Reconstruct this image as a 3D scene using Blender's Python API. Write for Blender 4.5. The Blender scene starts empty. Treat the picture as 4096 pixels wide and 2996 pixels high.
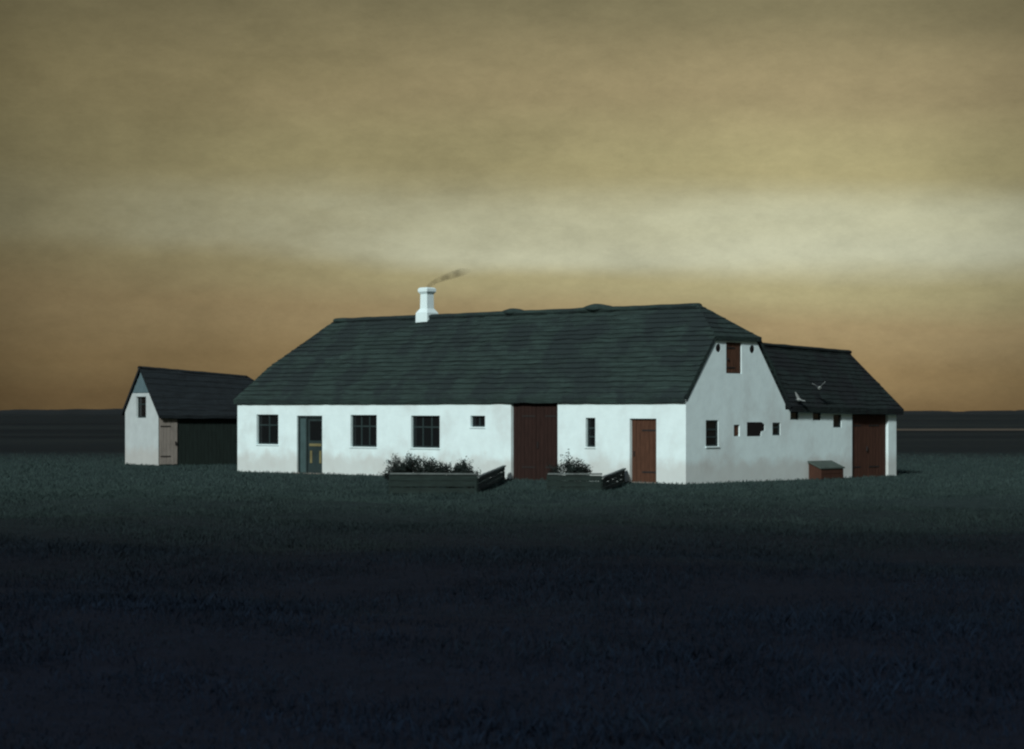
import bpy, bmesh, math, random
import numpy as np
from mathutils import Vector, noise as mnoise

random.seed(7)
rng = np.random.default_rng(7)
SC = bpy.context.scene
COL = SC.collection

# ------------------------------------------------------------------ camera
EYE = 2.3                                   # eye height above the farmyard
cam_data = bpy.data.cameras.new('camera')
cam = bpy.data.objects.new('camera', cam_data)
COL.objects.link(cam)
cam.location = (0, 0, EYE)
cam.rotation_euler = (math.radians(90), 0, 0)
cam_data.sensor_width = 36
cam_data.lens = 77.9
cam_data.shift_y = 0.0354
cam_data.dof.use_dof = True
cam_data.dof.focus_distance = 73.0
cam_data.dof.aperture_fstop = 2.8
cam_data.clip_start = 0.1
cam_data.clip_end = 9000
SC.camera = cam

# ------------------------------------------------------------------ sky
SUN_DIR = Vector((-0.31, -0.82, 0.48)).normalized()      # towards the sun
world = bpy.data.worlds.new('World')
SC.world = world
world.use_nodes = True
nt = world.node_tree
nt.nodes.clear()


def N(tree, kind, **kw):
    n = tree.nodes.new(kind)
    for k, v in kw.items():
        if k.startswith('i_'):
            n.inputs[k[2:].replace('_', ' ')].default_value = v
        else:
            setattr(n, k, v)
    return n


def math_node(tree, op, a, b=None):
    n = tree.nodes.new('ShaderNodeMath')
    n.operation = op
    for i, s in enumerate((a, b)):
        if s is None:
            continue
        if isinstance(s, (int, float)):
            n.inputs[i].default_value = s
        else:
            tree.links.new(s, n.inputs[i])
    return n.outputs[0]


def ramp(tree, fac, stops, mode='EASE'):
    r = tree.nodes.new('ShaderNodeValToRGB')
    r.color_ramp.interpolation = mode
    el = r.color_ramp.elements
    while len(el) < len(stops):
        el.new(0.5)
    for e, (p, c) in zip(el, stops):
        e.position = p
        e.color = (c[0], c[1], c[2], 1) if len(c) == 3 else c
    tree.links.new(fac, r.inputs[0])
    return r.outputs[0]


L = nt.links.new
out = N(nt, 'ShaderNodeOutputWorld')
tc = N(nt, 'ShaderNodeTexCoord')
sep = N(nt, 'ShaderNodeSeparateXYZ')
L(tc.outputs['Generated'], sep.inputs[0])
sky = N(nt, 'ShaderNodeTexSky', sky_type='NISHITA', sun_disc=False)
sky.sun_elevation = math.asin(SUN_DIR.z)
sky.sun_rotation = math.atan2(SUN_DIR.x, SUN_DIR.y)
sky.air_density = 1.0
sky.dust_density = 2.0
bg_sky = N(nt, 'ShaderNodeBackground', i_Strength=0.06)
L(sky.outputs[0], bg_sky.inputs[0])
# long flat cloud banks: noise stretched along the horizon shifts the height bands
mp = N(nt, 'ShaderNodeMapping')
mp.inputs['Scale'].default_value = (2.2, 2.2, 13.0)
L(tc.outputs['Generated'], mp.inputs[0])
n1 = N(nt, 'ShaderNodeTexNoise', i_Scale=1.5, i_Detail=4.0, i_Roughness=0.5)
L(mp.outputs[0], n1.inputs['Vector'])
mp2 = N(nt, 'ShaderNodeMapping')
mp2.inputs['Scale'].default_value = (5.0, 5.0, 11.0)
mp2.inputs['Location'].default_value = (3.1, 0.4, 1.7)
L(tc.outputs['Generated'], mp2.inputs[0])
n2 = N(nt, 'ShaderNodeTexNoise', i_Scale=1.6, i_Detail=6.0, i_Roughness=0.62)
L(mp2.outputs[0], n2.inputs['Vector'])
elev = sep.outputs['Z']
shift = math_node(nt, 'MULTIPLY', math_node(nt, 'SUBTRACT', n1.outputs[0], 0.5), 0.03)
tilt = math_node(nt, 'MULTIPLY', sep.outputs['X'], 0.03)
e2 = math_node(nt, 'ADD', math_node(nt, 'ADD', elev, shift), tilt)
e4 = math_node(nt, 'MULTIPLY', e2, 4.0)
band = ramp(nt, e4, [
    (0.00, (0.178, 0.120, 0.056)),
    (0.07, (0.236, 0.168, 0.080)),
    (0.16, (0.300, 0.230, 0.120)),
    (0.235, (0.355, 0.318, 0.172)),
    (0.30, (0.465, 0.468, 0.330)),
    (0.36, (0.440, 0.437, 0.295)),
    (0.45, (0.335, 0.298, 0.155)),
    (0.58, (0.290, 0.240, 0.130)),
    (0.76, (0.180, 0.158, 0.086)),
    (1.00, (0.125, 0.120, 0.078)),
])
plain = ramp(nt, e4, [
    (0.00, (0.178, 0.120, 0.056)),
    (0.07, (0.236, 0.168, 0.080)),
    (0.16, (0.278, 0.210, 0.106)),
    (0.32, (0.300, 0.262, 0.140)),
    (0.58, (0.275, 0.234, 0.116)),
    (0.76, (0.180, 0.158, 0.086)),
    (1.00, (0.125, 0.120, 0.078)),
])
# the pale bank thins out to the left
bank_f = ramp(nt, math_node(nt, 'ADD', math_node(nt, 'ADD', math_node(nt, 'MULTIPLY', sep.outputs['X'], 1.6), 0.5),
                            math_node(nt, 'MULTIPLY', math_node(nt, 'SUBTRACT', n2.outputs[0], 0.5), 0.5)),
              [(0.10, (0.15, 0.15, 0.15)), (0.55, (0.9, 0.9, 0.9)), (0.70, (1, 1, 1))])
bandmix = N(nt, 'ShaderNodeMix', data_type='RGBA')
L(bank_f, bandmix.inputs[0])
L(plain, bandmix.inputs[6])
L(band, bandmix.inputs[7])
band = bandmix.outputs[2]
# vignette painted into the sky colour: darker at left and far right
side_f = ramp(nt, math_node(nt, 'ADD', math_node(nt, 'MULTIPLY', sep.outputs['X'], 1.6), 0.5),
              [(0.06, (0.34, 0.34, 0.34)), (0.22, (0.68, 0.68, 0.68)), (0.40, (0.95, 0.95, 0.95)), (0.56, (1.10, 1.10, 1.10)), (0.70, (1.20, 1.20, 1.20)), (0.96, (0.60, 0.60, 0.60))])
mp3 = N(nt, 'ShaderNodeMapping')
mp3.inputs['Scale'].default_value = (1.0, 1.0, 2.2)
L(tc.outputs['Generated'], mp3.inputs[0])
fine = N(nt, 'ShaderNodeTexNoise', i_Scale=38.0, i_Detail=10.0, i_Roughness=0.86)
L(mp3.outputs[0], fine.inputs['Vector'])
mott = math_node(nt, 'ADD', 0.40, math_node(nt, 'MULTIPLY', n2.outputs[0], 0.62))
mott = math_node(nt, 'ADD', mott, math_node(nt, 'MULTIPLY', fine.outputs[0], 0.60))
mott = math_node(nt, 'MULTIPLY', mott, side_f)
bgc = N(nt, 'ShaderNodeMix', data_type='RGBA', blend_type='MULTIPLY')
bgc.inputs[0].default_value = 1.0
L(band, bgc.inputs[6])
L(mott, bgc.inputs[7])
bg_cloud = N(nt, 'ShaderNodeBackground', i_Strength=1.0)
L(bgc.outputs[2], bg_cloud.inputs[0])
mixs = N(nt, 'ShaderNodeMixShader')
cover = ramp(nt, elev, [(0.0, (0, 0, 0)), (0.24, (0, 0, 0)), (0.55, (1, 1, 1))])
L(cover, mixs.inputs[0])
L(bg_cloud.outputs[0], mixs.inputs[1])
L(bg_sky.outputs[0], mixs.inputs[2])
L(mixs.outputs[0], out.inputs[0])

# ------------------------------------------------------------------ sun, exposure
sun_data = bpy.data.lights.new('sun', 'SUN')
sun_data.energy = 3.1
sun_data.angle = math.radians(6)
sun_data.color = (1.0, 0.985, 0.95)
sun = bpy.data.objects.new('sun', sun_data)
COL.objects.link(sun)
sun.rotation_euler = SUN_DIR.to_track_quat('Z', 'Y').to_euler()
vs = SC.view_settings
vs.view_transform = 'Standard'
vs.look = 'None'
vs.exposure = 0.0
vs.gamma = 1.0
vs.use_curve_mapping = False
SC.cycles.filter_width = 2.3


# ------------------------------------------------------------------ materials
def material(name, base, rough=0.9, var=0.25, scale=4.0, stretch=(1, 1, 1), bump=0.3, bdist=0.02,
             second=None, second_scale=0.6, second_at=(0.45, 0.6), spec=0.2, detail=6.0, extra=None):
    m = bpy.data.materials.new(name)
    m.use_nodes = True
    t = m.node_tree
    b = t.nodes['Principled BSDF']
    b.inputs['Roughness'].default_value = rough
    b.inputs['Specular IOR Level'].default_value = spec
    c = N(t, 'ShaderNodeTexCoord')
    mpn = N(t, 'ShaderNodeMapping')
    mpn.inputs['Scale'].default_value = stretch
    t.links.new(c.outputs['Object'], mpn.inputs[0])
    nz = N(t, 'ShaderNodeTexNoise', i_Scale=scale, i_Detail=detail, i_Roughness=0.65)
    t.links.new(mpn.outputs[0], nz.inputs['Vector'])
    lo = tuple(max(0, x * (1 - var)) for x in base)
    hi = tuple(x * (1 + var) for x in base)
    col = ramp(t, nz.outputs[0], [(0.28, lo), (0.72, hi)], 'LINEAR')
    if second is not None:
        nb = N(t, 'ShaderNodeTexNoise', i_Scale=second_scale, i_Detail=5.0, i_Roughness=0.6)
        t.links.new(c.outputs['Object'], nb.inputs['Vector'])
        f = ramp(t, nb.outputs[0], [(second_at[0], (0, 0, 0)), (second_at[1], (1, 1, 1))])
        mx = N(t, 'ShaderNodeMix', data_type='RGBA')
        t.links.new(f, mx.inputs[0])
        t.links.new(col, mx.inputs[6])
        mx.inputs[7].default_value = (*second, 1)
        col = mx.outputs[2]
    if extra:
        col = extra(t, c, col)
    t.links.new(col, b.inputs['Base Color'])
    if bump:
        bp = N(t, 'ShaderNodeBump', i_Strength=bump, i_Distance=bdist)
        t.links.new(nz.outputs[0], bp.inputs['Height'])
        t.links.new(bp.outputs[0], b.inputs['Normal'])
    return m


def wall_dirt(t, c, col):
    # splash dirt and damp low on the wall, with a ragged upper edge
    s = N(t, 'ShaderNodeSeparateXYZ')
    t.links.new(c.outputs['Object'], s.inputs[0])
    nz = N(t, 'ShaderNodeTexNoise', i_Scale=1.6, i_Detail=5.0)
    t.links.new(c.outputs['Object'], nz.inputs['Vector'])
    hgt = math_node(t, 'ADD', s.outputs['Z'], math_node(t, 'MULTIPLY', nz.outputs[0], -0.9))
    f = ramp(t, hgt, [(0.0, (0.5, 0.5, 0.5)), (0.45, (0, 0, 0))])
    mx = N(t, 'ShaderNodeMix', data_type='RGBA')
    t.links.new(f, mx.inputs[0])
    t.links.new(col, mx.inputs[6])
    mx.inputs[7].default_value = (0.40, 0.41, 0.38, 1)
    return mx.outputs[2]


M = {}
M['lime'] = material('limewash', (0.645, 0.84, 0.86), 0.95, 0.06, 2.2, bump=0.35, bdist=0.03,
                     second=(0.56, 0.70, 0.71), second_scale=0.7, second_at=(0.46, 0.74), extra=wall_dirt)
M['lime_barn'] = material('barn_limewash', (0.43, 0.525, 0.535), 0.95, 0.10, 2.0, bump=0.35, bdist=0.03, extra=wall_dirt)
M['thatch'] = material('thatch', (0.021, 0.040, 0.037), 0.95, 0.55, 3.0, (0.35, 3.0, 5.0), 0.8, 0.05,
                       second=(0.016, 0.028, 0.029), second_scale=0.8)
M['thatch_wing'] = material('wing_thatch', (0.010, 0.019, 0.019), 0.95, 0.55, 3.0, (3.0, 0.35, 5.0), 0.8, 0.05,
                            second=(0.009, 0.014, 0.016), second_scale=0.8)
M['thatch_barn'] = material('barn_thatch', (0.010, 0.016, 0.019), 0.95, 0.5, 3.0, (3.0, 0.35, 5.0), 0.8, 0.05)
M['brown'] = material('oxide_brown_paint', (0.048, 0.024, 0.016), 0.9, 0.3, 3.0, (6, 6, 0.8), 0.4, 0.01)
M['brown_light'] = material('worn_brown_paint', (0.066, 0.034, 0.021), 0.9, 0.3, 3.0, (6, 6, 0.8), 0.4, 0.01)
M['brown_dark'] = material('dark_brown_paint', (0.020, 0.011, 0.009), 0.9, 0.35, 3.0, (6, 6, 0.8), 0.4, 0.01)
M['green'] = material('dark_green_paint', (0.020, 0.036, 0.037), 0.6, 0.2, 3.0, bump=0.1)
M['ochre'] = material('ochre_paint', (0.14, 0.135, 0.065), 0.7, 0.2, 3.0, bump=0.1)
M['glass'] = material('window_glass', (0.006, 0.008, 0.009), 0.12, 0.1, 1.0, bump=0.0, spec=0.5)
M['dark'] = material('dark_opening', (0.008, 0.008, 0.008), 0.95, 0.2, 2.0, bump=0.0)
M['iron'] = material('iron', (0.02, 0.02, 0.02), 0.6, 0.2, 8.0, bump=0.1)
M['blueboard'] = material('blue_grey_boards', (0.085, 0.145, 0.165), 0.9, 0.2, 3.0, (6, 6, 0.8), 0.3, 0.01)
M['greyboard'] = material('weathered_boards', (0.19, 0.185, 0.165), 0.9, 0.25, 3.0, (6, 6, 0.8), 0.4, 0.01)
M['tar'] = material('tarred_boards', (0.008, 0.016, 0.014), 0.95, 0.35, 3.0, (6, 6, 0.8), 0.4, 0.01)
M['lid'] = material('grey_green_lid', (0.055, 0.080, 0.070), 0.7, 0.25, 4.0, bump=0.2)
M['soil'] = material('interior', (0.02, 0.018, 0.015), 1.0, 0.2, 2.0, bump=0.0)
M['sand'] = material('sandy_track', (0.075, 0.066, 0.048), 1.0, 0.3, 0.3, bump=0.2)
M['bird'] = material('white_feathers', (0.34, 0.40, 0.39), 0.8, 0.12, 20.0, bump=0.1)
M['leaf'] = material('shrub_leaves', (0.011, 0.020, 0.018), 0.9, 0.5, 3.0, bump=0.0)
M['twig'] = material('twigs', (0.016, 0.015, 0.013), 0.95, 0.3, 6.0, bump=0.1)


def grass_mix(t, c, col):
    """dark heather in front runs gradually into the grey green grass round the buildings"""
    sp = N(t, 'ShaderNodeSeparateXYZ')
    t.links.new(c.outputs['Object'], sp.inputs[0])
    nz = N(t, 'ShaderNodeTexNoise', i_Scale=0.12, i_Detail=5.0)
    t.links.new(c.outputs['Object'], nz.inputs['Vector'])
    near = ramp(t, math_node(t, 'DIVIDE', math_node(t, 'ADD', sp.outputs['Y'], math_node(t, 'MULTIPLY', nz.outputs[0], 9.0)), 100.0),
                [(0.16, (0.68, 0.90, 1.50)), (0.60, (1, 1, 1))])
    ml = N(t, 'ShaderNodeMix', data_type='RGBA', blend_type='MULTIPLY')
    ml.inputs[0].default_value = 1.0
    t.links.new(col, ml.inputs[6])
    t.links.new(near, ml.inputs[7])
    col = ml.outputs[2]
    w = math_node(t, 'ADD', sp.outputs['Y'], math_node(t, 'MULTIPLY', math_node(t, 'SUBTRACT', nz.outputs[0], 0.5), 26.0))
    f = ramp(t, math_node(t, 'DIVIDE', w, 100.0), [(0.30, (0, 0, 0)), (0.68, (1, 1, 1))])
    n3 = N(t, 'ShaderNodeTexNoise', i_Scale=0.9, i_Detail=6.0, i_Roughness=0.7)
    t.links.new(c.outputs['Object'], n3.inputs['Vector'])
    yard_c = ramp(t, n3.outputs[0], [(0.3, (0.016, 0.031, 0.031)), (0.7, (0.040, 0.068, 0.064))], 'LINEAR')
    mx = N(t, 'ShaderNodeMix', data_type='RGBA')
    t.links.new(f, mx.inputs[0])
    t.links.new(col, mx.inputs[6])
    t.links.new(yard_c, mx.inputs[7])
    return mx.outputs[2]


M['blade_dark'] = material('heath_and_yard_grass', (0.0062, 0.0098, 0.0118), 0.95, 0.6, 0.8, bump=0.0,
                           second=(0.0092, 0.0135, 0.0130), second_scale=0.18, second_at=(0.5, 0.68), spec=0.05, extra=grass_mix)
M['fence'] = material('dark_green_fence_paint', (0.012, 0.023, 0.021), 0.9, 0.4, 3.0, (1, 1, 4), 0.3, 0.01)
M['fence_cap'] = material('lit_fence_cap', (0.085, 0.110, 0.108), 0.9, 0.4, 3.0, bump=0.3, bdist=0.01)  # paler than the rails: light on the fence top put into the colour


# ------------------------------------------------------------------ helpers
def props(o, label=None, cat=None, group=None, kind=None):
    for k, v in (('label', label), ('category', cat), ('group', group), ('kind', kind)):
        if v:
            o[k] = v
    return o


def empty(name, loc, rz, label, cat, group=None):
    o = bpy.data.objects.new(name, None)
    COL.objects.link(o)
    o.location = loc
    o.rotation_euler = (0, 0, rz)
    return props(o, label, cat, group)


def link_mesh(name, me, mat, parent=None, smooth=False):
    if mat is not None and not me.materials:
        me.materials.append(mat)
    if smooth:
        me.polygons.foreach_set('use_smooth', [True] * len(me.polygons))
    o = bpy.data.objects.new(name, me)
    COL.objects.link(o)
    if parent:
        o.parent = parent
    return o


def mesh_obj(name, verts, faces, mat, parent=None, smooth=False):
    me = bpy.data.meshes.new(name)
    me.from_pydata([tuple(v) for v in verts], [], faces)
    me.update()
    return link_mesh(name, me, mat, parent, smooth)


def bm_obj(name, bm, mat, parent=None, smooth=False):
    bmesh.ops.recalc_face_normals(bm, faces=bm.faces)
    me = bpy.data.meshes.new(name)
    bm.to_mesh(me)
    bm.free()
    return link_mesh(name, me, mat, parent, smooth)


def add_box(bm, lo, hi, bevel=0.0):
    r = bmesh.ops.create_cube(bm, size=1.0)
    c = [(a + b) / 2 for a, b in zip(lo, hi)]
    s = [max(1e-4, b - a) for a, b in zip(lo, hi)]
    for v in r['verts']:
        v.co = Vector((c[0] + v.co.x * s[0], c[1] + v.co.y * s[1], c[2] + v.co.z * s[2]))
    if bevel:
        ed = list({e for v in r['verts'] for e in v.link_edges})
        bmesh.ops.bevel(bm, geom=ed, offset=bevel, segments=1, affect='EDGES')


def box_obj(name, lo, hi, mat, parent=None, bevel=0.008):
    bm = bmesh.new()
    add_box(bm, lo, hi, bevel)
    return bm_obj(name, bm, mat, parent)


class Plane:
    """A vertical wall plane in the building's own frame: (s, z, d) with d = depth into the wall."""
    def __init__(self, origin, along, inward):
        self.o, self.a, self.n = Vector(origin), Vector(along), Vector(inward)

    def p(self, s, z, d=0.0):
        return self.o + self.a * s + self.n * d + Vector((0, 0, z))

    def box(self, bm, s0, s1, z0, z1, d0, d1, bevel=0.0):
        a, b = self.p(s0, z0, d0), self.p(s1, z1, d1)
        add_box(bm, [min(x, y) for x, y in zip(a, b)], [max(x, y) for x, y in zip(a, b)], bevel)

    def box_obj(self, name, s0, s1, z0, z1, d0, d1, mat, parent, bevel=0.006):
        bm = bmesh.new()
        self.box(bm, s0, s1, z0, z1, d0, d1, bevel)
        return bm_obj(name, bm, mat, parent)


def wall_with_holes(name, pl, outline, holes, mat, parent, reveal=0.22, thick=0.35):
    """outline and holes are lists of (s, z); every hole gets real reveals."""
    bm = bmesh.new()
    edges = []

    def loop(pts, d=0.0):
        vs_ = [bm.verts.new(pl.p(s, z, d)) for s, z in pts]
        es = [bm.edges.new((vs_[i], vs_[(i + 1) % len(vs_)])) for i in range(len(vs_))]
        return vs_, es
    ov, oe = loop(outline)
    edges += oe
    hv = []
    for hpts in holes:
        v_, e_ = loop(hpts)
        edges += e_
        hv.append((hpts, v_))
    bmesh.ops.triangle_fill(bm, use_beauty=True, use_dissolve=False, edges=edges, normal=-pl.n)
    for hpts, v_ in hv:
        back = [bm.verts.new(pl.p(s, z, reveal)) for s, z in hpts]
        n_ = len(v_)
        for i in range(n_):
            bm.faces.new((v_[i], v_[(i + 1) % n_], back[(i + 1) % n_], back[i]))
    bmesh.ops.recalc_face_normals(bm, faces=bm.faces)
    return bm_obj(name, bm, mat, parent)


def rect(s0, s1, z0, z1):
    return [(s0, z0), (s1, z0), (s1, z1), (s0, z1)]


def window(pl, s0, s1, z0, z1, parent, cols=2, rows=2, d=0.10, fr=0.055, name='window', mat='green', sill=True):
    """frame mesh > panes, sill"""
    bm = bmesh.new()
    pl.box(bm, s0, s1, z0, z0 + fr, d, d + 0.07)
    pl.box(bm, s0, s1, z1 - fr, z1, d, d + 0.07)
    pl.box(bm, s0, s0 + fr, z0 + fr, z1 - fr, d, d + 0.07)
    pl.box(bm, s1 - fr, s1, z0 + fr, z1 - fr, d, d + 0.07)
    w = (s1 - s0 - 2 * fr)
    hh = (z1 - z0 - 2 * fr)
    b = 0.028
    xs = [s0 + fr + w * i / cols for i in range(cols + 1)]
    zs = [z0 + fr + hh * j / rows for j in range(rows + 1)]
    if rows == 2:
        zs[1] = z0 + fr + hh * 0.66
    for i in range(1, cols):
        pl.box(bm, xs[i] - b, xs[i] + b, z0 + fr, z1 - fr, d + 0.006, d + 0.06)
    for j in range(1, rows):
        for i in range(cols):
            pl.box(bm, xs[i] + (b if i else 0), xs[i + 1] - (b if i < cols - 1 else 0), zs[j] - b, zs[j] + b, d + 0.003, d + 0.06)
    f = bm_obj(name, bm, M[mat], parent)
    for i in range(cols):
        for j in range(rows):
            pl.box_obj('pane', xs[i] + (b if i else 0), xs[i + 1] - (b if i < cols - 1 else 0),
                       zs[j] + (b if j else 0), zs[j + 1] - (b if j < rows - 1 else 0), d + 0.03, d + 0.036, M['glass'], f, 0)
    if sill:
        pl.box_obj('sill', s0 - 0.03, s1 + 0.03, z0 - 0.05, z0 - 0.002, -0.035, d + 0.05, M['lime'], f, 0.008)
    return f


def planked_leaf(pl, s0, s1, z0, z1, parent, name, mat, n, d=0.10, handle=None, hinges=True):
    """ledged backing board > single planks, hinges, handle"""
    leaf = pl.box_obj(name, s0, s1, z0, z1, d + 0.035, d + 0.07, M[mat], parent, 0)
    w = (s1 - s0) / n
    for i in range(n):
        j = random.uniform(-0.004, 0.006)
        pl.box_obj('plank', s0 + i * w + 0.006, s0 + (i + 1) * w - 0.006, z0 + random.uniform(0.005, 0.03), z1 - 0.004,
                   d + j, d + 0.036, M[mat], leaf, 0.004)
    if hinges:
        for z in (z0 + 0.18 * (z1 - z0), z0 + 0.82 * (z1 - z0)):
            pl.box_obj('hinge', s0 + 0.02, s0 + 0.6 * (s1 - s0), z - 0.025, z + 0.025, d - 0.012, d - 0.005, M['iron'], leaf, 0)
    if handle is not None:
        pl.box_obj('handle', handle - 0.02, handle + 0.02, z0 + 0.42 * (z1 - z0), z0 + 0.50 * (z1 - z0), d - 0.05, d - 0.005, M['iron'], leaf, 0.005)
    return leaf


def poly_at(poly, t):
    """point on a 3D polyline at height fraction t (by z)"""
    z0, z1 = poly[0].z, poly[-1].z
    z = z0 + (z1 - z0) * t
    for a, b in zip(poly[:-1], poly[1:]):
        if z <= b.z + 1e-9:
            k = (z - a.z) / max(1e-6, b.z - a.z)
            return a.lerp(b, max(0, min(1, k)))
    return poly[-1].copy()


def thatch_face(bm, left, right, courses, seg, proud=0.05, rough=0.03, seed=0.0, sag=0.0, thick=0.26, verge=0.17):
    """One roof face laid in horizontal thatch courses: each course stands proud at its lower edge."""
    left = [Vector(p) for p in left]
    right = [Vector(p) for p in right]
    nrm = (right[0] - left[0]).cross(left[-1] - left[0]).normalized()
    if nrm.z < 0:
        nrm = -nrm
    prev_top = None
    rr = random.Random(int(seed * 100) + 3)
    ts = [0.0]
    for c in range(courses):
        ts.append(ts[-1] + rr.uniform(0.88, 1.12))
    ts = [t / ts[-1] for t in ts]
    for c in range(courses):
        t0, t1 = ts[c], ts[c + 1]
        rows = []
        for k, (t, lift) in enumerate(((t0, proud * (0.7 + 0.6 * rr.random())), (t0 * 0.5 + t1 * 0.5, proud * 0.45), (t1, 0.0))):
            row = []
            for i in range(seg + 1):
                s = i / seg
                tt = t
                if k == 0 and 0 < i < seg:
                    tt = t + 0.008 * mnoise.noise(Vector((s * 45 + seed, c * 3.1, 0.5))) * (1 if c else 0.6)
                p = poly_at(left, max(0, tt)).lerp(poly_at(right, max(0, tt)), s)
                q = p + nrm * (lift + rough * mnoise.noise(p * 1.7 + Vector((seed, 0, 0))) + 0.4 * rough * mnoise.noise(p * 6.0))
                q.z -= sag * math.sin(math.pi * s) * (0.4 + 0.6 * t)
                row.append(bm.verts.new(q))
            rows.append(row)
        for a, b in zip(rows[:-1], rows[1:]):
            for i in range(seg):
                bm.faces.new((a[i], a[i + 1], b[i + 1], b[i]))
        if prev_top:
            for i in range(seg):
                bm.faces.new((prev_top[i], prev_top[i + 1], rows[0][i + 1], rows[0][i]))
        else:
            low = [bm.verts.new(v.co - Vector((0, 0, thick)) - Vector((nrm.x, nrm.y, 0)) * proud) for v in rows[0]]
            und = []
            for i in range(seg + 1):
                s = 0.02 + 0.96 * i / seg
                q = poly_at(left, 0.16).lerp(poly_at(right, 0.16), s) - Vector((0, 0, thick))
                und.append(bm.verts.new(q))
            for i in range(seg):
                bm.faces.new((low[i], low[i + 1], rows[0][i + 1], rows[0][i]))
                bm.faces.new((und[i], und[i + 1], low[i + 1], low[i]))
        prev_top = rows[-1]
    # cut ends (verges): a band of the thatch thickness along the left and right borders
    for poly in (left, right):
        n_ = 8
        up = [poly_at(poly, i / n_) + nrm * 0.02 for i in range(n_ + 1)]
        dn = [p - nrm * verge for p in up]
        for i in range(n_):
            a = [bm.verts.new(x) for x in (up[i], up[i + 1], dn[i + 1], dn[i])]
            bm.faces.new(a)


# ------------------------------------------------------------------ ground
def smooth(a, b, x):
    t = np.clip((x - a) / (b - a), 0, 1)
    return t * t * (3 - 2 * t)


def ground_material():
    m = bpy.data.materials.new('heath_and_pasture')
    m.use_nodes = True
    t = m.node_tree
    b = t.nodes['Principled BSDF']
    b.inputs['Roughness'].default_value = 1.0
    b.inputs['Specular IOR Level'].default_value = 0.1
    c = N(t, 'ShaderNodeTexCoord')
    fine = N(t, 'ShaderNodeTexNoise', i_Scale=2.6, i_Detail=9.0, i_Roughness=0.75)
    t.links.new(c.outputs['Object'], fine.inputs['Vector'])
    big = N(t, 'ShaderNodeTexNoise', i_Scale=0.09, i_Detail=5.0, i_Roughness=0.6)
    t.links.new(c.outputs['Object'], big.inputs['Vector'])
    heath = ramp(t, fine.outputs[0], [(0.3, (0.0030, 0.0048, 0.0066)), (0.7, (0.0085, 0.0130, 0.0160))], 'LINEAR')
    yard = ramp(t, fine.outputs[0], [(0.3, (0.014, 0.029, 0.029)), (0.7, (0.042, 0.073, 0.070))], 'LINEAR')
    fm = N(t, 'ShaderNodeMapping')
    fm.inputs['Scale'].default_value = (0.004, 0.022, 1)
    t.links.new(c.outputs['Object'], fm.inputs[0])
    strips = N(t, 'ShaderNodeTexNoise', i_Scale=1.0, i_Detail=4.0, i_Roughness=0.6)
    t.links.new(fm.outputs[0], strips.inputs['Vector'])
    fmix = math_node(t, 'ADD', math_node(t, 'MULTIPLY', fine.outputs[0], 0.45), math_node(t, 'MULTIPLY', strips.outputs[0], 0.55))
    far = ramp(t, fmix, [(0.38, (0.0025, 0.0050, 0.0065)), (0.50, (0.0070, 0.0130, 0.0145)), (0.62, (0.022, 0.031, 0.028))], 'LINEAR')
    s = N(t, 'ShaderNodeSeparateXYZ')
    t.links.new(c.outputs['Object'], s.inputs[0])
    wob = math_node(t, 'MULTIPLY', math_node(t, 'SUBTRACT', big.outputs[0], 0.5), 18.0)
    # mown grass round the buildings, rough heath in front of it, rushy pasture behind
    yy = math_node(t, 'ADD', s.outputs['Y'], wob)
    f1 = ramp(t, math_node(t, 'DIVIDE', yy, 200.0), [(0.16, (0, 0, 0)), (0.35, (1, 1, 1)), (0.45, (1, 1, 1)), (0.66, (0, 0, 0))])
    f2 = ramp(t, math_node(t, 'DIVIDE', yy, 200.0), [(0.36, (0, 0, 0)), (0.46, (1, 1, 1))])
    near = ramp(t, math_node(t, 'DIVIDE', math_node(t, 'ADD', s.outputs['Y'], math_node(t, 'MULTIPLY', big.outputs[0], 9.0)), 100.0),
                [(0.16, (0.66, 0.88, 1.55)), (0.60, (1, 1, 1))])
    hm = N(t, 'ShaderNodeMix', data_type='RGBA', blend_type='MULTIPLY')
    hm.inputs[0].default_value = 1.0
    t.links.new(heath, hm.inputs[6])
    t.links.new(near, hm.inputs[7])
    heath = hm.outputs[2]
    m1 = N(t, 'ShaderNodeMix', data_type='RGBA')
    t.links.new(f2, m1.inputs[0])
    t.links.new(heath, m1.inputs[6])
    t.links.new(far, m1.inputs[7])
    m2 = N(t, 'ShaderNodeMix', data_type='RGBA')
    t.links.new(f1, m2.inputs[0])
    t.links.new(m1.outputs[2], m2.inputs[6])
    t.links.new(yard, m2.inputs[7])
    t.links.new(m2.outputs[2], b.inputs['Base Color'])
    bp = N(t, 'ShaderNodeBump', i_Strength=0.7, i_Distance=0.12)
    t.links.new(fine.outputs[0], bp.inputs['Height'])
    t.links.new(bp.outputs[0], b.inputs['Normal'])
    return m


def ground_z(x, y):
    """gentle unevenness of the near ground, level under the buildings"""
    amp = 0.07 * (1 - smooth(58, 66, y)) * smooth(3, 10, y)
    return amp * (np.sin(x * 0.55 + 1.3 * np.sin(y * 0.21)) + np.sin(y * 0.63 + x * 0.2) * 0.8)


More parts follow.
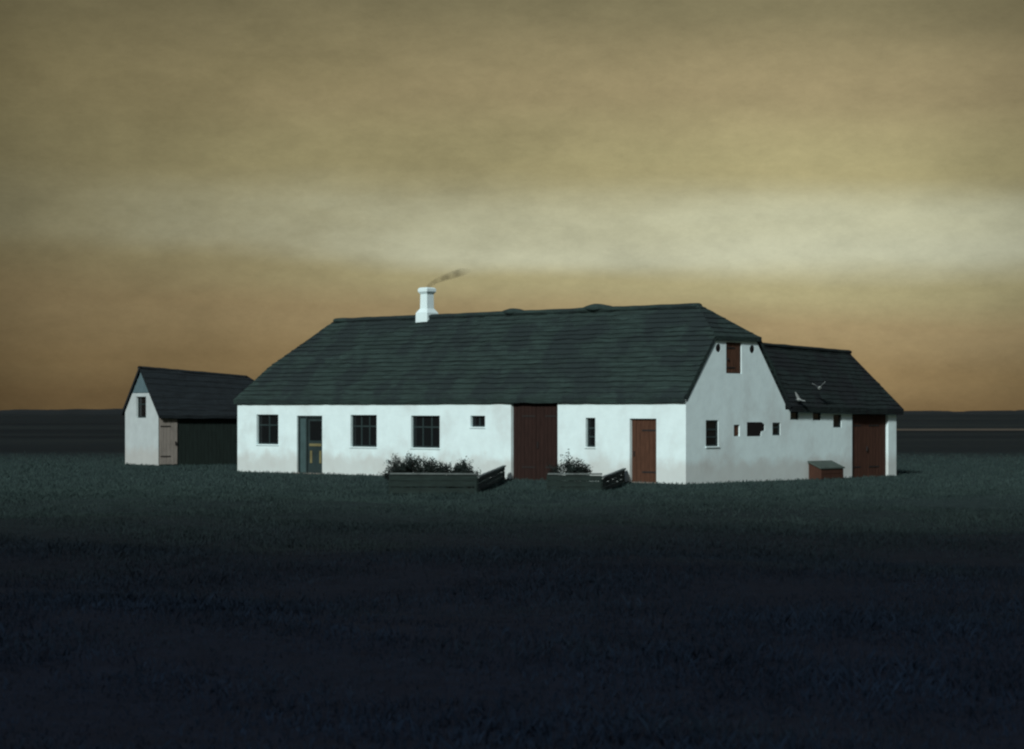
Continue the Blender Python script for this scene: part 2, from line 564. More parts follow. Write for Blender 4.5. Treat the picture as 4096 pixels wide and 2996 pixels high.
gx = np.concatenate([[-4000, -1500, -500, -200, -100], np.linspace(-45, 45, 91), [100, 200, 500, 1500, 4000]])
gy = np.concatenate([[-4000, -600, -80, -10], np.linspace(2, 120, 119), [150, 200, 300, 500, 900, 1600, 2600, 4500]])
GX, GY = np.meshgrid(gx, gy)
GZ = ground_z(GX, GY) * (np.abs(GX) < 44)
gv = np.stack([GX.ravel(), GY.ravel(), GZ.ravel()], 1)
nxg = len(gx)
gf = [(j * nxg + i, j * nxg + i + 1, (j + 1) * nxg + i + 1, (j + 1) * nxg + i) for j in range(len(gy) - 1) for i in range(nxg - 1)]
props(mesh_obj('ground', gv, gf, ground_material(), smooth=True), 'dark heath and pasture around the farm', kind='structure')

# low far rise along the horizon
hv, hf = [], []
nh = 900
for i in range(nh + 1):
    x = -1500 + 3000 * i / nh
    z = 2.4 + 1.5 * mnoise.noise(Vector((x * 0.006, 3.3, 0))) + 1.1 * mnoise.noise(Vector((x * 0.045, 1.3, 0))) + 0.9 * mnoise.noise(Vector((x * 0.16, 7.3, 0)))
    z += 1.1 * smooth(250, 160, x) * smooth(60, 160, x)
    hv += [(x, 1400, -0.5), (x, 1440, z), (x, 1560, z * 0.9), (x, 1650, -0.5)]
for i in range(nh):
    for k in range(3):
        a = i * 4 + k
        hf.append((a, a + 4, a + 5, a + 1))
props(mesh_obj('hills', hv, hf, material('far_heath', (0.008, 0.014, 0.015), 1.0, 0.3, 0.02, bump=0.0), smooth=True),
      'low dark rise along the horizon', kind='structure')

# sandy strip far behind the right end of the farm
tv, tf = [], []
for i in range(61):
    k = i / 60
    x = 18 + 190 * k
    wd = (15 - 10 * k) + 3 * mnoise.noise(Vector((k * 14, 0, 2.2)))
    yc = 272 - 10 * k + 3 * mnoise.noise(Vector((k * 9, 4.2, 0)))
    tv += [(x, yc - wd, 0.01), (x, yc + wd, 0.01)]
for i in range(60):
    tf.append((2 * i, 2 * i + 2, 2 * i + 3, 2 * i + 1))
props(mesh_obj('track', tv, tf, M['sand']), 'pale sandy track crossing the dark field', kind='structure')

# ------------------------------------------------------------------ farmhouse
T = math.radians(42.3)
HOUSE = empty('farmhouse', (5.445, 69.40, 0), -T,
              'long low white limewashed farmhouse with dark thatched roof and rear wing', 'farmhouse')
LEN, WID, EAVE = 21.4, 5.34, 2.53
PF = Plane((0, 0, 0), (-1, 0, 0), (0, 1, 0))          # front: s runs from the near corner to the far left end
PG = Plane((0, 0, 0), (0, 1, 0), (-1, 0, 0))          # gable and wing side: s runs backwards
PL = Plane((-LEN, 0, 0), (0, 1, 0), (1, 0, 0))
PB = Plane((0, WID, 0), (-1, 0, 0), (0, -1, 0))
R = rect
W1, W2, W3 = (19.09, 20.31, 1.05, 2.16), (13.86, 15.21, 1.01, 2.15), (10.74, 12.14, 1.01, 2.13)
W4, W5 = (8.60, 9.28, 1.75, 2.13), (3.71, 4.12, 1.12, 2.07)
ENT, GATE, RED = (16.70, 18.07, -0.03, 2.12), (5.33, 7.41, -0.06, 2.60), (1.18, 2.27, -0.03, 2.05)
wall_with_holes('front_wall', PF, rect(0, LEN, -0.1, EAVE + 0.14), [R(*q) for q in (W1, W2, W3, W4, W5, ENT, GATE, RED)],
                M['lime'], HOUSE)
window(PF, *W1, HOUSE, 2, 2)
window(PF, *W2, HOUSE, 3, 2)
window(PF, *W3, HOUSE, 3, 2)
window(PF, *W4, HOUSE, 2, 1)
window(PF, *W5, HOUSE, 1, 3)

# entrance: dark green frame, narrow side panel, half glazed leaf with ochre mouldings
bm = bmesh.new()
s0, s1, z0, z1 = ENT
PF.box(bm, s0, s0 + 0.06, z0, z1, 0.06, 0.16)
PF.box(bm, s1 - 0.06, s1, z0, z1, 0.06, 0.16)
PF.box(bm, s0 + 0.06, s1 - 0.06, z1 - 0.07, z1, 0.06, 0.16)
PF.box(bm, s1 - 0.48, s1 - 0.42, z0, z1 - 0.07, 0.06, 0.16)
o = bm_obj('door_frame', bm, M['green'], HOUSE)
PF.box_obj('side_panel', s1 - 0.42, s1 - 0.06, z0, z1 - 0.07, 0.11, 0.15, material('side_panel_paint', (0.045, 0.085, 0.088), 0.7, 0.2, 3.0, bump=0.1), o)
leaf = PF.box_obj('door', s0 + 0.06, s1 - 0.48, z0 + 0.02, z1 - 0.07, 0.12, 0.16, M['green'], HOUSE)
leaf['label'] = 'half glazed entrance door in dark green with ochre strips'
da, db = s0 + 0.06, s1 - 0.48
PF.box_obj('pane', da + 0.12, db - 0.12, 1.22, 1.92, 0.105, 0.118, M['glass'], leaf, 0)
PF.box_obj('rail', da + 0.10, db - 0.08, 1.00, 1.10, 0.098, 0.118, M['ochre'], leaf)
PF.box_obj('moulding', da + 0.10, da + 0.21, 0.38, 0.84, 0.098, 0.118, M['ochre'], leaf)
PF.box_obj('moulding', db - 0.23, db - 0.12, 0.38, 0.84, 0.098, 0.118, M['ochre'], leaf)
PF.box_obj('handle', da + 0.03, da + 0.08, 1.13, 1.17, 0.07, 0.118, M['iron'], leaf)

g0, g1, gz0, gz1 = GATE
mid = (g0 + g1) / 2
planked_leaf(PF, g0 + 0.01, mid - 0.008, gz0, gz1, HOUSE, 'gate_leaf', 'brown_dark', 6, handle=mid - 0.1)
planked_leaf(PF, mid + 0.008, g1 - 0.01, gz0, gz1, HOUSE, 'gate_leaf', 'brown_dark', 6)
planked_leaf(PF, RED[0] + 0.01, RED[1] - 0.01, RED[2], RED[3], HOUSE, 'plank_door', 'brown_light', 6, handle=RED[1] - 0.12)
PF.box_obj('threshold', RED[0] - 0.02, RED[1] + 0.02, -0.05, 0.028, -0.05, 0.2, M['greyboard'], HOUSE)
PF.box_obj('threshold', ENT[0] - 0.05, ENT[1] + 0.05, -0.05, 0.028, -0.25, 0.2, M['greyboard'], HOUSE)

# gable and wing share one wall line
WEND = 12.10
WE0, WE1 = 2.34, 2.22                                   # wing wall top falls a little to the right
GW = (1.03, 1.69, 1.17, 2.00)
SH = (2.51, 2.83, 1.48, 1.85)
HT = [(3.22, 1.47), (3.98, 1.47), (4.02, 1.62), (4.20, 1.66), (4.20, 1.84), (4.02, 1.93), (3.22, 1.93)]
S2 = (4.63, 5.08, 1.49, 1.91)
N1, N2, N3 = (5.64, 6.13, 2.00, 2.27), (6.95, 7.43, 1.98, 2.24), (8.16, 8.66, 1.73, 2.17)
WD = (9.31, 11.59, -0.05, 2.19)
LOFT = (2.10, 2.93, 3.50, 4.50)


def circle(cs, cz, r, n=18):
    return [(cs + r * math.cos(2 * math.pi * i / n), cz + r * math.sin(2 * math.pi * i / n)) for i in range(n)]


outline = [(0, -0.1), (WEND, -0.1), (WEND, WE1), (WID + 0.02, WE0), (WID, EAVE), (3.74, 4.55), (1.56, 4.55), (0, EAVE)]
HOLES = [R(*q) for q in (GW, SH, S2, N1, N2, N3, WD, LOFT)] + [HT, circle(1.68, 4.30, 0.135), circle(3.50, 4.30, 0.135)]
gw = wall_with_holes('gable_wall', PG, outline, HOLES, M['lime'], HOUSE)
window(PG, *GW, HOUSE, 1, 3, d=0.03)
window(PG, *S2, HOUSE, 1, 2, d=0.03, sill=False)
for q in (N1, N2, N3):
    window(PG, *q, HOUSE, 1, 1, d=0.03, fr=0.04, sill=False)
planked_leaf(PG, *SH, HOUSE, 'shutter', 'brown_light', 2, d=0.05, hinges=False)
planked_leaf(PG, LOFT[0] + 0.01, LOFT[1] - 0.01, LOFT[2] + 0.005, LOFT[3], HOUSE, 'loft_door', 'brown_light', 5, d=0.03, handle=LOFT[0] + 0.1)
wm = (WD[0] + WD[1]) / 2
planked_leaf(PG, WD[0] + 0.01, wm - 0.008, WD[2], WD[3], HOUSE, 'wing_door_leaf', 'brown', 6, handle=wm - 0.1)
planked_leaf(PG, wm + 0.008, WD[1] - 0.01, WD[2], WD[3], HOUSE, 'wing_door_leaf', 'brown', 6)
# the broken hatch opening: a dark sheet added for the shade inside
PG.box_obj('hatch_shade', 3.15, 4.40, 1.42, 1.98, 0.02, 0.06, M['dark'], HOUSE, 0)
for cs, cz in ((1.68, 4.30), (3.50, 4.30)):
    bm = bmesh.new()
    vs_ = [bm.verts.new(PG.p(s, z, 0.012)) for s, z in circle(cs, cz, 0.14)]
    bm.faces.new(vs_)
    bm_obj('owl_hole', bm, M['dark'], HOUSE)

# remaining outer walls
wall_with_holes('end_wall', PL, rect(0.0, WID, -0.1, EAVE + 0.12), [], M['lime'], HOUSE)
wall_with_holes('rear_wall', PB, rect(0.0, LEN, -0.1, EAVE - 0.01), [], M['lime'], HOUSE)
WW = 3.2
wall_with_holes('wing_end_wall', Plane((0, WEND, 0), (-1, 0, 0), (0, -1, 0)), rect(0, WW, -0.1, WE1), [], M['lime'], HOUSE)
wall_with_holes('wing_rear_wall', Plane((-WW, WID, 0), (0, 1, 0), (1, 0, 0)), rect(0, WEND - WID, -0.1, WE1), [], M['lime'], HOUSE)

# main roof
OV = 0.10
eZ = 2.70
RZ = 5.79
ra, rb = Vector((-18.72, WID / 2, RZ - 0.02)), Vector((-1.60, WID / 2, RZ))
fl = [(-LEN - OV, -OV, eZ), (-20.62, 0.90, eZ + 1.24), ra]
bl = [(-LEN - OV, WID + OV, eZ), (-20.62, WID - 0.90, eZ + 1.24), ra]
fr_ = [(0.045, -OV, eZ), (0.045, 1.46, 4.66), rb]
br_ = [(0.045, WID + OV, eZ), (0.045, WID - 1.46, 4.66), rb]
bm = bmesh.new()
thatch_face(bm, fl, fr_, 19, 190, seed=1.0, proud=0.036, rough=0.03, thick=0.17, verge=0.12)
thatch_face(bm, bl, br_, 20, 70, seed=2.0, proud=0.026, rough=0.04, thick=0.17, verge=0.12)
thatch_face(bm, fl, bl, 18, 40, seed=3.0, rough=0.03, proud=0.026, thick=0.17)
thatch_face(bm, [(0.075, 1.44, 4.66), rb], [(0.075, WID - 1.44, 4.66), rb], 7, 20, seed=4.0, rough=0.02, proud=0.026, thick=0.14)
roof = bm_obj('thatched_roof', bm, M['thatch'], HOUSE)


def ridge_roll(name, a, b, r, mat, parent, n=60, seed=0.0, flat=0.6, taper=0.0):
    a, b = Vector(a), Vector(b)
    d = (b - a).normalized()
    side = d.cross(Vector((0, 0, 1))).normalized()
    vs2, fs2 = [], []
    m = 10
    for i in range(n + 1):
        k = i / n
        c = a.lerp(b, k)
        rr = r * (1 + 0.22 * mnoise.noise(Vector((k * (b - a).length * 1.5, seed, 0))))
        if taper:
            rr *= max(0.05, min(1, k / taper, (1 - k) / taper)) ** 0.6
        for j in range(m):
            an = 2 * math.pi * j / m
            vs2.append(c + side * (rr * 1.3 * math.cos(an)) + Vector((0, 0, rr * flat * math.sin(an))))
    for i in range(n):
        for j in range(m):
            fs2.append((i * m + j, i * m + (j + 1) % m, (i + 1) * m + (j + 1) % m, (i + 1) * m + j))
    fs2.append(tuple(range(m)))
    fs2.append(tuple(n * m + j for j in range(m)))
    return mesh_obj(name, vs2, fs2, mat, parent, True)


ridge_roll('ridge_turf', ra + Vector((-0.05, 0, -0.06)), rb + Vector((0.05, 0, -0.06)), 0.16, M['thatch'], roof, 110, 1.0)
ridge_roll('ridge_patch', (-10.35, WID / 2, RZ - 0.02), (-9.15, WID / 2, RZ - 0.02), 0.22, M['thatch'], roof, 16, 2.0, 0.62, 0.45)
ridge_roll('ridge_patch', (-6.55, WID / 2, RZ), (-5.15, WID / 2, RZ), 0.25, M['thatch'], roof, 18, 3.0, 0.62, 0.45)

# wing roof: starts inside the rear slope of the main roof
we = 2.44
wl = [(0.16, 5.50, we), (-1.5, 3.55, 4.66)]
wr = [(0.16, WEND + 0.22, we - 0.10), (-1.5, 11.22, 4.43)]
wbl = [(-WW - 0.16, 5.30, we), (-1.5, 3.55, 4.66)]
wbr = [(-WW - 0.16, WEND + 0.22, we - 0.10), (-1.5, 11.22, 4.43)]
bm = bmesh.new()
thatch_face(bm, wl, wr, 14, 80, seed=5.0, rough=0.04, proud=0.022, thick=0.2)
thatch_face(bm, wbl, wbr, 14, 30, seed=6.0, rough=0.04, proud=0.022, thick=0.2)
thatch_face(bm, wr, wbr, 14, 24, seed=7.0, rough=0.03, proud=0.022, thick=0.2)
wroof = bm_obj('wing_roof', bm, M['thatch_wing'], HOUSE)
ridge_roll('ridge_turf', (-1.5, 3.7, 4.60), (-1.5, 11.3, 4.38), 0.13, M['thatch_wing'], wroof, 60, 4.0)

# chimney: shaft > plinth, cap, flue
cxm, cym = -14.0, WID / 2 + 0.02


def frustum(bm, cx_, cy_, w0, w1, z0_, z1_):
    vs2 = [bm.verts.new((cx_ + sx * w / 2, cy_ + sy * w / 2, z)) for z, w in ((z0_, w0), (z1_, w1)) for sx, sy in ((-1, -1), (1, -1), (1, 1), (-1, 1))]
    bm.faces.new(vs2[3::-1])
    bm.faces.new(vs2[4:])
    for i in range(4):
        bm.faces.new((vs2[i], vs2[(i + 1) % 4], vs2[4 + (i + 1) % 4], vs2[4 + i]))


bm = bmesh.new()
frustum(bm, cxm, cym, 0.36, 0.34, 5.9, 6.60)
chim = bm_obj('chimney', bm, M['lime'], HOUSE)
bm = bmesh.new()
frustum(bm, cxm, cym, 0.60, 0.58, 5.2, 5.86)
frustum(bm, cxm, cym, 0.58, 0.37, 5.862, 6.02)
bm_obj('plinth', bm, M['lime'], chim)
bm = bmesh.new()
frustum(bm, cxm, cym, 0.36, 0.47, 6.56, 6.64)
frustum(bm, cxm, cym, 0.47, 0.47, 6.641, 6.74)
frustum(bm, cxm, cym, 0.47, 0.36, 6.741, 6.79)
bm_obj('cap', bm, M['lime'], chim)
bm = bmesh.new()
frustum(bm, cxm, cym, 0.2, 0.2, 6.7, 6.797)
bm_obj('flue', bm, M['dark'], chim)

# ------------------------------------------------------------------ small barn on the left
A = math.radians(55)
BARN = empty('small_barn', (-14.82, 92.9, 0), -A,
             'small pale gabled outbuilding with dark roof behind the left end of the farmhouse', 'barn')
# local frame: +y runs along the ridge (to the right and away), the gable runs to -x
BW, BL, BE = 3.25, 7.0, 2.30
BG = Plane((0, 0, 0), (-1, 0, 0), (0, 1, 0))           # gable wall
BS = Plane((0, 0, 0), (0, 1, 0), (-1, 0, 0))           # long side facing right
BWIN = (1.20, 2.18, 2.00, 2.90)
kz = 3.05
sl = (4.02 - BE) / (BW / 2)
hx = (kz - BE) / sl
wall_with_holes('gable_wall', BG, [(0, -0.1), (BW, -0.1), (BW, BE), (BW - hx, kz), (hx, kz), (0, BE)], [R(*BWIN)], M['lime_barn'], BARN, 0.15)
window(BG, *BWIN, BARN, 1, 2, sill=False)
gb = wall_with_holes('boarded_gable', BG, [(hx, kz + 0.004), (BW - hx, kz + 0.004), (BW / 2, 4.02)], [], M['blueboard'], BARN, 0.1, 0.1)
nb = 7
for i in range(nb):
    a0 = hx + (BW - 2 * hx) * i / nb
    a1 = hx + (BW - 2 * hx) * (i + 1) / nb
    am = (a0 + a1) / 2
    top = 4.02 - abs(am - BW / 2) * sl - 0.10
    if top > kz + 0.06:
        BG.box_obj('board', a0 + 0.008, a1 - 0.008, kz + 0.02, top, -0.02, -0.002, M['blueboard'], gb, 0.004)
sw = wall_with_holes('side_wall', BS, rect(0.0, BL, -0.1, 2.25), [], M['tar'], BARN)
for i in range(34):
    a0 = 0.88 + i * 0.18
    BS.box_obj('board', a0 + 0.006, a0 + 0.174, 0.02, 2.2, -0.022 - 0.006 * random.random(), -0.001, M['tar'], sw, 0)
planked_leaf(BS, 0.03, 0.84, 0.03, 2.0, BARN, 'plank_door', 'greyboard', 5, d=-0.08, handle=0.74)
wall_with_holes('rear_gable_wall', Plane((0, BL, 0), (-1, 0, 0), (0, -1, 0)), [(0, -0.1), (BW, -0.1), (BW, BE), (0, BE)], [], M['tar'], BARN)
wall_with_holes('rear_wall', Plane((-BW, 0, 0), (0, 1, 0), (1, 0, 0)), rect(0, BL, -0.1, BE), [], M['tar'], BARN)
bm = bmesh.new()
o_ = 0.28
rl, rr2 = (-BW / 2, -0.10, 4.20), (-BW / 2, BL - 2.0, 3.84)
thatch_face(bm, [(o_, -0.10, 2.10), rl], [(o_, BL + 0.2, 2.05), rr2], 8, 40, seed=8.0, proud=0.02, thick=0.12, verge=0.12)
thatch_face(bm, [(-BW - 0.15, -0.10, 2.22), rl], [(-BW - 0.15, BL + 0.2, 2.2), rr2], 8, 30, seed=9.0, proud=0.02, thick=0.12, verge=0.12)
thatch_face(bm, [(o_, BL + 0.2, 2.05), rr2], [(-BW - 0.15, BL + 0.2, 2.2), rr2], 6, 16, seed=10.0, proud=0.02, thick=0.12, verge=0.12)
broof = bm_obj('thatched_roof', bm, M['thatch_barn'], BARN)
ridge_roll('ridge_turf', (-BW / 2, -0.12, 4.13), (-BW / 2, BL - 2.0, 3.78), 0.12, M['thatch_barn'], broof, 40, 5.0)

# ------------------------------------------------------------------ low box by the wing wall
BOX = empty('storage_box', (0, 0, 0), -T, 'low brown wooden box with grey green sloping lid against the white wing wall', 'box')
hx0 = Vector((5.445, 69.40, 0))
ex, ey = Vector((math.cos(T), -math.sin(T), 0)), Vector((math.sin(T), math.cos(T), 0))
BOX.location = hx0 + ex * 0.06 + ey * 6.62
bw_, bd_ = 1.32, 0.48
bm = bmesh.new()
prof = [(0, -0.05), (bd_, -0.05), (bd_, 0.36), (0, 0.56)]
va = [bm.verts.new((x, 0, z)) for x, z in prof]
vb = [bm.verts.new((x, bw_, z)) for x, z in prof]
bm.faces.new(va)
bm.faces.new(vb[::-1])
for i in range(4):
    bm.faces.new((va[i], vb[i], vb[(i + 1) % 4], va[(i + 1) % 4]))
body = bm_obj('body', bm, M['brown'], BOX)
for i in range(2):
    box_obj('plank', (bd_ + 0.001, 0.0, 0.02 + i * 0.165), (bd_ + 0.022, bw_, 0.175 + i * 0.165), M['brown'], body, 0.006)
bm = bmesh.new()
pr = [(-0.02, 0.575), (bd_ + 0.05, 0.352), (bd_ + 0.05, 0.392), (-0.02, 0.615)]
va = [bm.verts.new((x, -0.05, z)) for x, z in pr]
vb = [bm.verts.new((x, bw_ + 0.05, z)) for x, z in pr]
bm.faces.new(va)
bm.faces.new(vb[::-1])
for i in range(4):
    bm.faces.new((va[i], vb[i], vb[(i + 1) % 4], va[(i + 1) % 4]))
bm_obj('lid', bm, M['lid'], BOX)

# ------------------------------------------------------------------ low rail fences in front of the house


def blades(name, pts, hts, mat, parent=None, width=0.02, lean=0.5):
    """grass: two-triangle blades at the given roots, one mesh"""
    n = len(pts)
    ang = rng.uniform(0, 2 * math.pi, n)
    la = rng.uniform(0, 2 * math.pi, n)
    w = width * rng.uniform(0.6, 1.4, n)
    sx, sy = np.cos(ang) * w, np.sin(ang) * w
    lx, ly = np.cos(la) * hts * lean * rng.uniform(0.2, 1, n), np.sin(la) * hts * lean * rng.uniform(0.2, 1, n)
    z = np.zeros(n)
    p0 = pts + np.stack([-sx, -sy, z - 0.02], 1)
    p1 = pts + np.stack([sx, sy, z - 0.02], 1)
    p2 = pts + np.stack([lx * 0.4 + sx * 0.6, ly * 0.4 + sy * 0.6, hts * 0.6], 1)
    p3 = pts + np.stack([lx, ly, hts], 1)
    V = np.stack([p0, p1, p2, p3], 1).reshape(-1, 3)
    b = np.arange(n) * 4
    F = np.stack([b, b + 1, b + 2, b, b + 2, b + 3], 1).reshape(-1)
    me = bpy.data.meshes.new(name)
    me.vertices.add(len(V))
    me.vertices.foreach_set('co', V.ravel())
    me.loops.add(len(F))
    me.loops.foreach_set('vertex_index', F.astype(np.int32))
    nf = len(F) // 3
    me.polygons.add(nf)
    me.polygons.foreach_set('loop_start', (np.arange(nf) * 3).astype(np.int32))
    me.polygons.foreach_set('loop_total', np.full(nf, 3, np.int32))
    me.update(calc_edges=True)
    return link_mesh(name, me, mat, parent)


def low_fence(path, height, label, seed):
    """low garden fence: posts with three broad horizontal rails and a pale capping board"""
    P = [Vector((x, y, 0)) for x, y in path]
    root = empty('garden_fence', P[0], 0, label, 'fence', 'low garden fences before the farmhouse')
    rs = random.Random(seed)
    full = height
    for a, b in zip(P[:-1], P[1:]):
        height = full if a is P[0] else full - 0.10
        hp = (height - 0.05) / 3
        ln = (b - a).length
        ang = math.atan2((b - a).y, (b - a).x)
        nb_ = max(1, round(ln / 1.9))
        for i in range(nb_):
            p = a.lerp(b, i / nb_)
            q = a.lerp(b, (i + 1) / nb_)
            l2 = (q - p).length
            for k in range(3):
                z = 0.02 + k * hp
                o2 = box_obj('rail', (0.005, -0.014, 0), (l2 - 0.005, 0.014, hp - 0.016), M['fence'], root, 0.004)
                o2.location = p - P[0] + Vector((0, 0, z + rs.uniform(-0.008, 0.008)))
                o2.rotation_euler = (0, rs.uniform(-0.006, 0.006), ang)
            o2 = box_obj('cap_rail', (0.004, -0.055, 0), (l2 - 0.004, 0.055, 0.045), M['fence_cap'], root, 0.005)
            o2.location = p - P[0] + Vector((0, 0, height - 0.034))
            o2.rotation_euler = (0, rs.uniform(-0.004, 0.004), ang)
            o2 = box_obj('post', (-0.04, 0.016, -0.1), (0.04, 0.09, height - 0.04), M['fence'], root, 0.005)
            o2.location = p - P[0]
            o2.rotation_euler = (0, 0, ang)
    o2 = box_obj('post', (-0.04, 0.016, -0.1), (0.04, 0.09, height - 0.04), M['fence'], root, 0.005)
    o2.location = P[-1] - P[0]
    o2.rotation_euler = (0, 0, ang)
    return root


low_fence([(-3.38, 61.4), (-0.95, 61.1), (-0.25, 74.0)], 0.57,
          'low dark rail fence left of the brown gate, before the long row of shrubs', 1)
low_fence([(1.00, 61.8), (2.50, 61.5), (3.60, 70.9)], 0.55,
          'low dark rail fence right of the brown gate, running back to the narrow brown door', 5)


# ------------------------------------------------------------------ shrubs behind the fences
def shrub(x, y, w, hgt, label, seed, density=1.0, base=0.0):
    rs = np.random.default_rng(seed)
    root = empty('shrub', (x, y, base), 0, label, 'shrub', 'bare twiggy shrubs along the house front')
    bm2 = bmesh.new()
    tips = []
    nst = int(13 * density)
    for i in range(nst):
        a = rs.uniform(0, 2 * math.pi)
        sp = rs.uniform(0.15, 1.0)
        end = Vector((math.cos(a) * w / 2 * sp, math.sin(a) * w / 2 * sp * 0.8, hgt * rs.uniform(0.65, 1.0) * (1 - 0.35 * sp)))
        st = Vector((math.cos(a) * 0.08, math.sin(a) * 0.08, -0.05))
        midp = st.lerp(end, 0.5) + Vector((0, 0, hgt * 0.1))
        pts_ = [st, midp, end]
        br = [(pts_, 0.013)]
        for k in range(5):
            s_ = midp.lerp(end, rs.uniform(0, 0.9))
            e_ = s_ + Vector(rs.normal(0, 1, 3)).normalized() * hgt * rs.uniform(0.12, 0.28) + Vector((0, 0, hgt * 0.12))
            br.append(([s_, e_], 0.007))
        for pp, r in br:
            for a_, b_ in zip(pp[:-1], pp[1:]):
                d = (b_ - a_).normalized()
                q = d.to_track_quat('Z', 'Y')
                ring0 = [bm2.verts.new(a_ + q @ Vector((r * math.cos(t), r * math.sin(t), 0))) for t in (0, 2.1, 4.2)]
                ring1 = [bm2.verts.new(b_ + q @ Vector((r * .6 * math.cos(t), r * .6 * math.sin(t), 0))) for t in (0, 2.1, 4.2)]
                for j in range(3):
                    bm2.faces.new((ring0[j], ring0[(j + 1) % 3], ring1[(j + 1) % 3], ring1[j]))
                for k in range(int(7 * density)):
                    tips.append(a_.lerp(b_, rs.uniform(0.2, 1.0)))
    bm_obj('stems', bm2, M['twig'], root)
    tips = np.array([tuple(t) for t in tips])
    idx = rs.integers(0, len(tips), int(2600 * density * w))
    c = tips[idx] + rs.normal(0, 0.055, (len(idx), 3))
    c[:, 2] = np.maximum(0.02, c[:, 2])
    n = len(c)
    d1 = rs.normal(0, 1, (n, 3))
    d1 /= np.linalg.norm(d1, axis=1)[:, None]
    d2 = np.cross(d1, rs.normal(0, 1, (n, 3)))
    d2 /= np.linalg.norm(d2, axis=1)[:, None]
    ln = rs.uniform(0.018, 0.04, n)[:, None]
    V = np.stack([c - d1 * ln, c + d2 * ln * 0.5, c + d1 * ln, c - d2 * ln * 0.5], 1).reshape(-1, 3)
    F = [(4 * i, 4 * i + 1, 4 * i + 2, 4 * i + 3) for i in range(n)]
    mesh_obj('foliage', V, F, M['leaf'], root)
    return root


shrub(-3.38, 64.0, 1.0, 0.82, 'leftmost small shrub, behind the left end of the low rail fence', 11)
shrub(-3.02, 64.3, 1.1, 1.10, 'tallest dark shrub of the left row, under the third house window', 12, 1.3)
shrub(-2.32, 64.2, 1.45, 0.98, 'rounded shrub in the middle of the left row', 13, 1.1)
shrub(-1.66, 63.8, 1.5, 0.86, 'spreading shrub of the left row beneath the small high window', 14, 1.1)
shrub(-1.15, 63.2, 1.1, 0.72, 'low shrub at the gate end of the left row', 15)
shrub(1.58, 64.2, 1.1, 1.02, 'tall shrub close to the right side of the brown gate', 16, 0.9)
shrub(2.00, 64.0, 1.0, 0.88, 'smaller shrub right of the gate, below the narrow window', 17, 0.9)


# ------------------------------------------------------------------ birds over the wing roof
def bird(loc, rz, up_l, up_r, span, label):
    bm2 = bmesh.new()
    n, m = 9, 8
    prof_ = [(-0.15, 0.006), (-0.11, 0.032), (-0.06, 0.052), (0.0, 0.064), (0.05, 0.060), (0.085, 0.044), (0.11, 0.036), (0.135, 0.026), (0.165, 0.004)]
    rings = []
    for x, r in prof_:
        rings.append([bm2.verts.new((x, r * math.cos(2 * math.pi * j / m), 0.9 * r * math.sin(2 * math.pi * j / m) + (0.02 if x > 0.09 else 0))) for j in range(m)])
    for a, b in zip(rings[:-1], rings[1:]):
        for j in range(m):
            bm2.faces.new((a[j], a[(j + 1) % m], b[(j + 1) % m], b[j]))
    bm2.faces.new(rings[0])
    bm2.faces.new(rings[-1])
    # fanned tail and two three-jointed wings grown from the body
    t = [bm2.verts.new(p) for p in ((-0.12, -0.015, 0.012), (-0.12, 0.015, 0.012), (-0.23, 0.05, 0.008), (-0.24, 0, 0.012), (-0.23, -0.05, 0.008))]
    bm2.faces.new(t)
    for sgn, up in ((1, up_l), (-1, up_r)):
        prev = None
        for k, (s_, ch, kink) in enumerate(((0.02, 0.15, 0.0), (0.30, 0.20, 0.02), (0.62, 0.17, 0.0), (1.0, 0.03, -0.04))):
            d = s_ * span / 2
            y, z = sgn * d * math.cos(up), 0.02 + d * math.sin(up)
            row = [bm2.verts.new((ch * 0.55 + kink, y, z)), bm2.verts.new((ch * 0.1 + kink, y, z + 0.010)), bm2.verts.new((-ch * 0.55 + kink - 0.02, y, z - 0.004))]
            if prev:
                for a in range(2):
                    bm2.faces.new((prev[a], prev[a + 1], row[a + 1], row[a]))
            prev = row
    o = bm_obj('bird', bm2, M['bird'])
    o.location = loc
    o.rotation_euler = (0.1, 0, rz)
    return props(o, label, 'bird', 'pale birds before the wing roof')


bird((10.30, 74.2, 3.06), math.radians(262), math.radians(40), math.radians(34), 0.56, 'pale bird with both wings raised, upper one before the dark wing roof')
bird((9.52, 73.6, 2.66), math.radians(60), math.radians(62), math.radians(-8), 0.52, 'pale bird banking low over the wing eaves, nearer the gable')


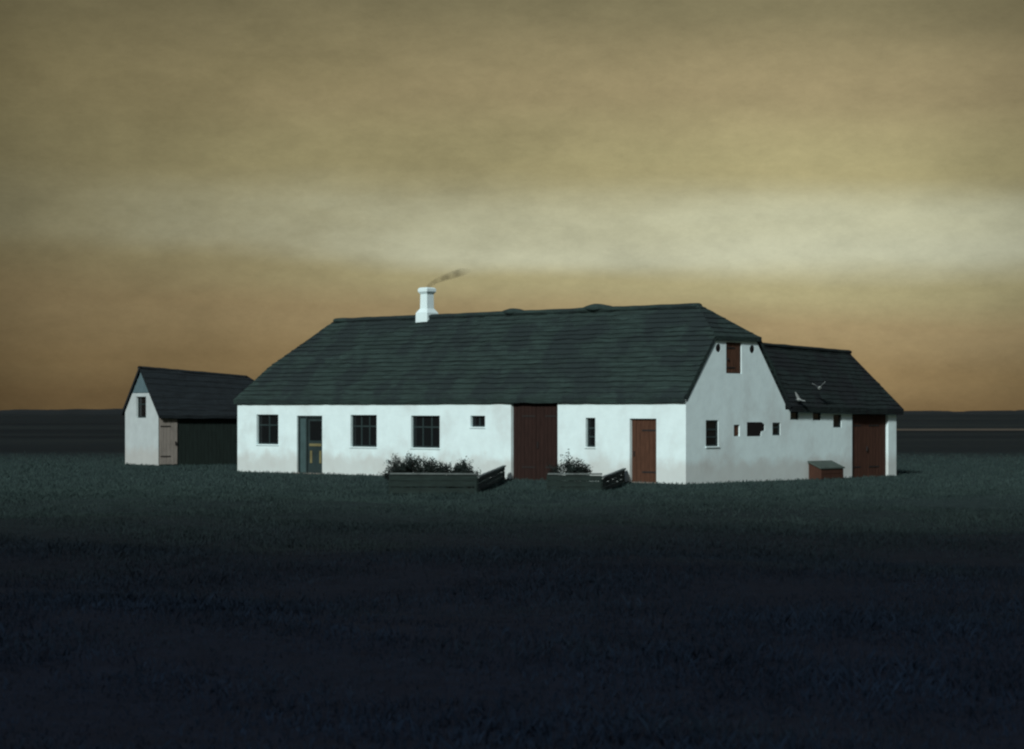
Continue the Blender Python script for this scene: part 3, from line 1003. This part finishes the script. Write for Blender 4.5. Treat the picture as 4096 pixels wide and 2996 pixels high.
# ------------------------------------------------------------------ chimney smoke
def smoke():
    m = bpy.data.materials.new('smoke')
    m.use_nodes = True
    t = m.node_tree
    t.nodes.clear()
    o_ = N(t, 'ShaderNodeOutputMaterial')
    v = N(t, 'ShaderNodeVolumePrincipled')
    v.inputs['Color'].default_value = (0.05, 0.045, 0.035, 1)
    c = N(t, 'ShaderNodeTexCoord')
    nz = N(t, 'ShaderNodeTexNoise', i_Scale=3.0, i_Detail=4.0)
    t.links.new(c.outputs['Object'], nz.inputs['Vector'])
    d = ramp(t, nz.outputs[0], [(0.25, (0.15, 0.15, 0.15)), (0.75, (1, 1, 1))])
    sx = N(t, 'ShaderNodeSeparateXYZ')
    t.links.new(c.outputs['Object'], sx.inputs[0])
    thin = ramp(t, math_node(t, 'DIVIDE', sx.outputs['X'], 1.8), [(0.0, (1, 1, 1)), (0.45, (0.7, 0.7, 0.7)), (1.0, (0.0, 0.0, 0.0))])
    d = math_node(t, 'MULTIPLY', d, thin)
    t.links.new(math_node(t, 'MULTIPLY', d, 5.0), v.inputs['Density'])
    t.links.new(v.outputs[0], o_.inputs['Volume'])
    base = hx0 + ex * cxm + ey * cym + Vector((0, 0, 6.80))
    path = [Vector(p) for p in ((0, 0, -0.005), (0.10, 0, 0.07), (0.30, 0.05, 0.22), (0.62, 0.1, 0.36), (0.95, 0.1, 0.47), (1.32, 0.1, 0.58), (1.75, 0.1, 0.64))]
    rad = [0.085, 0.085, 0.095, 0.12, 0.15, 0.15, 0.03]
    vs2, fs2 = [], []
    k = 10
    for i, (p, r) in enumerate(zip(path, rad)):
        d_ = (path[min(i + 1, len(path) - 1)] - path[max(i - 1, 0)]).normalized()
        q = d_.to_track_quat('Z', 'Y')
        for j in range(k):
            an = 2 * math.pi * j / k
            vs2.append(p + q @ Vector((r * math.cos(an), r * math.sin(an), 0)))
    for i in range(len(path) - 1):
        for j in range(k):
            fs2.append((i * k + j, i * k + (j + 1) % k, (i + 1) * k + (j + 1) % k, (i + 1) * k + j))
    fs2.append(tuple(range(k)))
    fs2.append(tuple((len(path) - 1) * k + j for j in range(k))[::-1])
    ob = mesh_obj('chimney_smoke', vs2, fs2, m)
    ob.location = base
    props(ob, 'thin dark wisp of smoke drifting right from the white chimney', 'smoke', kind='stuff')


smoke()

# ------------------------------------------------------------------ grass


def scatter(n, y0, y1, power, half=0.30, margin=3.0):
    u_ = rng.random(n) ** power
    y = y0 + (y1 - y0) * u_
    x = rng.uniform(-1, 1, n) * (y * half + margin)
    return x, y


def outside_house(x, y):
    dx, dy = x - hx0.x, y - hx0.y
    lx = dx * ex.x + dy * ex.y
    ly = dx * ey.x + dy * ey.y
    return ~(((lx > -LEN - 0.02) & (lx < 0.02) & (ly > -0.02) & (ly < WID)) | ((lx > -WW) & (lx < 0.02) & (ly > 0) & (ly < WEND)))


def clumped(x, y, s, thr):
    v = np.sin(x * s + 1.7 * np.sin(y * s * 0.43)) + np.sin(y * s * 0.8 + 1.3 * np.sin(x * s * 0.61 + 2.0))
    return (v + rng.normal(0, 0.7, len(x))) > thr


x, y = scatter(420000, 11.0, 66.0, 0.8)
k = clumped(x, y, 1.9, -1.6)
x, y = x[k], y[k]
pts = np.stack([x, y, ground_z(x, y)], 1)
hts = (rng.gamma(3.0, 0.015, len(x)) + 0.02) * (0.75 + 0.45 * np.sin(x * 0.9 + 2 * np.sin(y * 0.31)) * np.sin(y * 0.7 + x * 0.3))
g = blades('heath_grass', pts, hts, M['blade_dark'], None, 0.005, 0.9)
props(g, 'rough dark heath grass covering the foreground', kind='stuff')

x, y = scatter(240000, 58.0, 125.0, 1.0)
k = outside_house(x, y) & (rng.random(len(x)) > smooth(88, 124, y))
x, y = x[k], y[k]
pts = np.stack([x, y, ground_z(x, y)], 1)
g = blades('yard_grass', pts, rng.uniform(0.02, 0.10, len(x)), M['blade_dark'], None, 0.014, 0.8)
props(g, 'short grey green grass around the farm buildings', kind='stuff')
